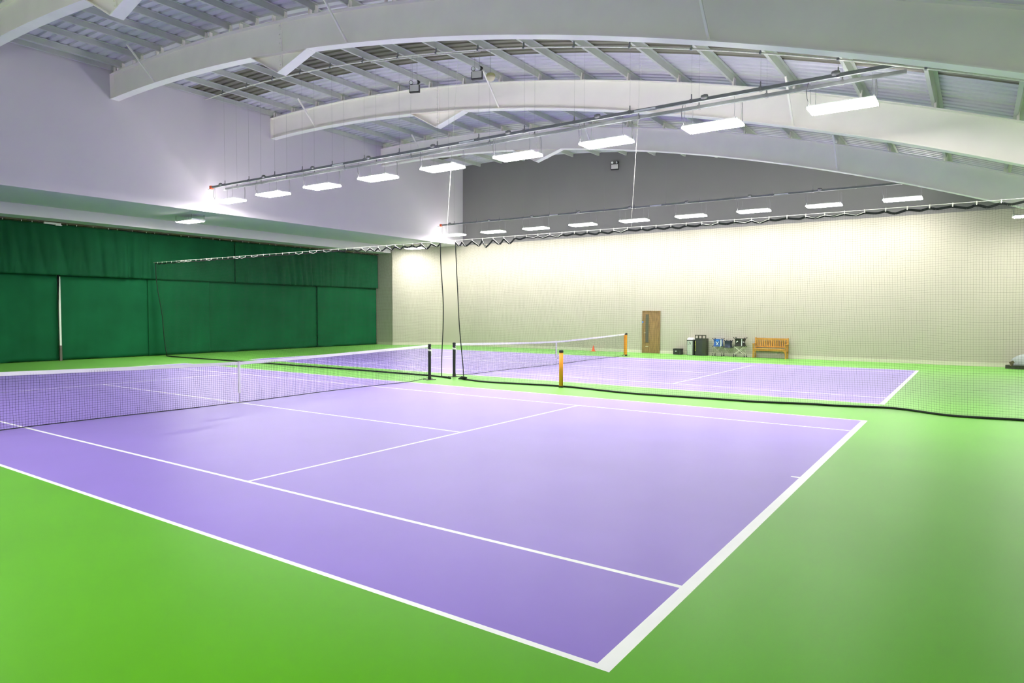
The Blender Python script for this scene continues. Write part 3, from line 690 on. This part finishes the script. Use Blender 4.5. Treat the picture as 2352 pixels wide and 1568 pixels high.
# ball carts
def ball_cart(name, label, loc, wd, z0, z1, cloth_m, leg_m, wheels=True, flare=0.06, lr=0.008):
    t = thing(name, label, 'ball basket', loc)
    hw = wd/2; dp = 0.17
    def ring(z, s): return [(-dp*s, -hw*s, z), (dp*s, -hw*s, z), (dp*s, hw*s, z), (-dp*s, hw*s, z)]
    m = MB(); m.sweep(lambda g: ring(z0+(z1-z0)*g, 0.86+0.14*abs(2*g-1)**1.5), [i/8 for i in range(9)]); m.build('basket', cloth_m, t)
    m = MB()
    for sx in (-1, 1):
        for sy in (-1, 1):
            m.lathe([(0.02, -0.02), (0.026, 0), (0.02, 0.02)], (sx*dp, sy*(hw+flare*0.6), z1+0.03), 10); m.bar((sx*dp, sy*hw*0.94, z1-0.01), (sx*dp, sy*(hw+flare*0.6), z1+0.03), 0.02)
            m.lathe([(0.02, -0.02), (0.024, 0), (0.02, 0.02)], (sx*dp, sy*(hw+0.03), z0), 10); m.bar((sx*dp, sy*hw*0.9, z0+0.02), (sx*dp, sy*(hw+0.03), z0), 0.02)
    m.build('corner_joint', M['black'], t)
    zl = 0.12 if wheels else 0.0
    for sx in (-1, 1):
        for sy in (-1, 1):
            m = MB(); m.tube([(sx*dp, sy*(hw+0.02), z0), (sx*dp*0.9, -sy*(hw+0.02), zl)], lr, 6); m.build('leg', leg_m, t)
    for sy in (-1, 1):
        m = MB(); m.tube([(-dp, sy*(hw+0.02), z0), (dp, sy*(hw+0.02), zl)], lr*0.75, 6); m.build('leg', leg_m, t)
    if wheels:
        for sx in (-1, 1):
            for sy in (-1, 1):
                m = MB(); m.lathe([(0.022, -0.018), (0.032, -0.010), (0.032, 0.010), (0.022, 0.018)], (sx*dp, sy*(hw+0.03), 0.032), 14, axis=1); m.lathe([(0.018, 0.10), (0.018, 0.14)], (sx*dp, sy*(hw+0.02), 0), 8); m.bar((sx*dp, sy*(hw+0.02), 0.03), (sx*dp, sy*(hw+0.02), 0.11), 0.012); m.build('castor', M['black'], t)
    return t
c = ball_cart('ball_cart', 'blue ball basket on legs with a white crossed mark', (28.26, 8.36, 0), 0.36, 0.46, 0.80, M['bluecloth'], M['leg2'], lr=0.005)
m = MB(); m.box((-0.172, -0.065, 0.70), (-0.165, 0.065, 0.785)); o = m.build('patch', M['bluepanel'], c); o['label'] = 'bright blue panel'
m = MB(); m.bar((-0.168, -0.07, 0.69), (-0.168, 0.05, 0.52), 0.006, 0.022, up=(0, 1, 0.6)); m.bar((-0.168, 0.07, 0.69), (-0.168, -0.05, 0.52), 0.006, 0.022, up=(0, 1, -0.6)); m.build('crossed_mark', M['whitemark'], c)
m = MB(); m.bar((-0.165, -0.15, 0.79), (-0.165, -0.155, 0.46), 0.02, 0.02); m.bar((-0.17, -0.21, 0.80), (-0.17, -0.18, 0.44), 0.018, 0.018); m.build('pole', M['whitemark'], c)
c = ball_cart('ball_hopper', 'small plain navy ball basket between the blue and black ones', (28.26, 7.885, 0), 0.27, 0.42, 0.73, M['navy'], M['leg2'], wheels=False, flare=0.0, lr=0.004)
c = ball_cart('ball_cart', 'black ball basket on crossed pale legs with castors beside the bench', (28.24, 7.34, 0), 0.43, 0.50, 0.86, M['blackcloth'], M['leg'])
m = MB(); m.bar((-0.172, -0.115, 0.84), (-0.172, -0.115, 0.53), 0.03, 0.014); m.bar((-0.172, -0.17, 0.71), (-0.172, -0.23, 0.70), 0.014, 0.022); m.build('stripe', M['whitemark'], c)
m = MB(); m.tube([(-0.165, 0.125, 0.67), (-0.166, 0.11, 0.72), (-0.166, 0.085, 0.745), (-0.166, 0.06, 0.72)], 0.014, 6); m.build('arc_mark', M['whitemark'], c)
# bench
t = thing('garden_bench', 'golden slatted timber garden bench against the far wall', 'bench', (28.20, 5.99, 0))
BW = 0.70; xf, xb_ = -0.16, 0.20
def bp(name, fn):
    m = MB(); fn(m); return m.build(name, M['teak'], t, bevel=0.004)
for s in (-1, 1):
    bp('leg', lambda m: m.box((xf-0.03, s*BW-0.03, 0), (xf+0.03, s*BW+0.03, 0.62)))
    bp('leg', lambda m: m.bar((xb_-0.0, s*BW, 0), (xb_+0.035, s*BW, 0.92), 0.06, 0.05, up=(1, 0, 0)))
    bp('armrest', lambda m: m.box((xf-0.08, s*(BW+0.01)-0.04, 0.62), (xb_+0.01, s*(BW+0.01)+0.04, 0.65)))
    bp('side_rail', lambda m: m.box((xf, s*BW-0.018, 0.32), (xb_, s*BW+0.018, 0.385)))
    bp('bracket', lambda m: m.prism([(xf-0.02, s*(BW-0.03), 0.34), (xf-0.02, s*(BW-0.15), 0.34), (xf-0.02, s*(BW-0.08), 0.30), (xf-0.02, s*(BW-0.045), 0.24), (xf-0.02, s*(BW-0.03), 0.18)], (0.03, 0, 0)))
bp('front_rail', lambda m: m.box((xf-0.02, -BW, 0.33), (xf+0.02, BW, 0.395)))
for k in range(6):
    bp('seat_slat', lambda m: m.box((xf-0.03+k*0.066, -BW-0.01, 0.40), (xf+0.025+k*0.066, BW+0.01, 0.422)))
bp('back_rail', lambda m: m.bar((xb_+0.035, -BW, 0.86), (xb_+0.035, BW, 0.86), 0.035, 0.085))
bp('back_rail', lambda m: m.bar((xb_+0.018, -BW, 0.51), (xb_+0.018, BW, 0.51), 0.035, 0.06))
for k in range(17):
    yy = -BW+0.07+k*(2*BW-0.14)/16
    bp('back_slat', lambda m: m.bar((xb_+0.018, yy, 0.53), (xb_+0.034, yy, 0.83), 0.016, 0.045, up=(0, 1, 0)))
# cone
t = thing('traffic_cone', 'small orange traffic cone on the green floor behind the far net', 'cone', (28.05, 14.86, 0))
m = MB(); m.lathe([(0.085, 0.02), (0.08, 0.03), (0.018, 0.30), (0.012, 0.305)], n=20); m.build('body', M['cone'], t, smooth=False)
m = MB(); m.box((-0.11, -0.11, 0), (0.11, 0.11, 0.022)); m.build('base', M['cone'], t, bevel=0.01)
# covered bundle at the right edge
t = thing('covered_bundle', 'grey sheeted bundle with brown strap on dark base at the right edge', 'bundle', (27.95, -3.25, 0))
m = MB(); vs = []
def ring(yy):
    s = min(1, (0.52-yy)/0.50); s = max(0.05, s)**0.5; h = 0.18+0.30*s
    return [(0.36*s*math.cos(a)*(1+0.05*math.sin(a*5+yy*9)), yy, 0.10+max(0, h*math.sin(a))*(1+0.04*math.sin(a*7+yy*13))) for a in [i*PI/14 for i in range(15)]]
m.sweep(ring, [0.50-0.07*i for i in range(18)]); m.build('cover', M['greysheet'], t, smooth=True)
m = MB(); m.prism([(-0.20, 0.68, 0), (0.0, 0.66, 0), (0.36, 0.40, 0), (0.40, -0.72, 0), (-0.40, -0.72, 0), (-0.34, 0.40, 0)], (0, 0, 0.13)); m.build('base', M['darkgreenbase'], t)
m = MB(); m.bar((-0.30, 0.52, 0.10), (-0.24, 0.46, 0.20), 0.05, 0.06); m.bar((-0.30, 0.55, 0.20), (-0.26, 0.43, 0.27), 0.04, 0.10); m.build('strap', M['brownstrap'], t)

# ------------------------------------------------------------------ emergency floodlights, dome
def flood(label, loc, rz, s=1.0, wires=None):
    t = thing('emergency_floodlight', label, 'floodlight', loc, rz, 'twin spot emergency floodlights')
    m = MB(); m.box((-0.05*s, -0.17*s, -0.12*s), (0.05*s, 0.17*s, 0.12*s)); m.build('case', M['black'], t, bevel=0.01)
    m = MB(); m.box((-0.056*s, -0.16*s, -0.085*s), (-0.049*s, 0.145*s, 0.112*s)); m.build('front_cover', M['face'], t)
    for sy, tw in ((1, 0.5), (-1, -0.9)):
        m = MB(); m.lathe([(0.03*s, -0.05*s), (0.055*s, -0.01*s), (0.066*s, 0.03*s), (0.066*s, 0.045*s), (0.05*s, 0.04*s)], n=18, axis=0)
        o = m.build('spot_head', M['black'], t, smooth=False); o.location = (0, sy*0.13*s, 0.20*s); o.rotation_euler = (0, 0.1, PI+tw)
        m = MB(); m.lathe([(0.052*s, 0), (0.052*s, 0.006*s)], (0.045*s, 0, 0), 18, axis=0); m.build('spot_lens', M['whitemark'], o)
    m = MB(); m.bar((0, -0.14*s, 0.13*s), (0, 0.14*s, 0.13*s), 0.02*s)
    for sy in (-1, 1): m.bar((0, sy*0.13*s, 0.12*s), (0, sy*0.13*s, 0.16*s), 0.02*s)
    m.build('bracket', M['black'], t)
    if wires:
        for sy in (-1, 1):
            m = MB(); m.tube([(0, sy*0.08*s, 0.13*s), (0, sy*0.08*s, wires-loc[2])], 0.0035, 5); m.build('hanger_wire', M['wire'], t)
    return t
flood('twin spot emergency floodlight hanging left of the ivory dome, tilted', (12.0, 12.59, 8.80), math.radians(20), 0.95, arc(RT-0.05, 12.59))
flood('twin spot emergency floodlight hanging beside the ivory dome', (12.0, 10.20, 8.74), math.radians(18), 0.95, arc(RT-0.05, 10.2))
flood('twin spot emergency floodlight high on the grey far wall', (28.39, 13.90, 9.50), math.radians(14), 1.15)
t = thing('ceiling_dome', 'round ivory dome hanging under the roof beside a floodlight', 'dome', (12.0, 9.72, 8.60))
m = MB(); m.lathe([(0.10, 0.10), (0.13, 0.07), (0.13, 0.02)], n=20); m.build('ring', M['khaki'], t)
m = MB(); m.lathe([(0.12, 0.02), (0.115, -0.03), (0.085, -0.08), (0.04, -0.11), (0.005, -0.118)], n=20); m.build('cover', M['ivory'], t, smooth=True)
m = MB(); m.tube([(0, 0, 0.1), (0, 0, arc(RT-0.07, 9.72)-8.60)], 0.004, 5); m.build('hanger_wire', M['wire'], t)

# ------------------------------------------------------------------ world / colour
wd = bpy.data.worlds.new('world'); sc.world = wd; wd.use_nodes = True
wd.node_tree.nodes['Background'].inputs['Color'].default_value = (0.02, 0.02, 0.025, 1)
wd.node_tree.nodes['Background'].inputs['Strength'].default_value = 0.2
sc.view_settings.view_transform = 'Standard'; sc.view_settings.look = 'None'
sc.view_settings.exposure = 0.0; sc.view_settings.gamma = 1.0; sc.view_settings.use_curve_mapping = False
sc.cycles.max_bounces = 12; sc.cycles.diffuse_bounces = 10
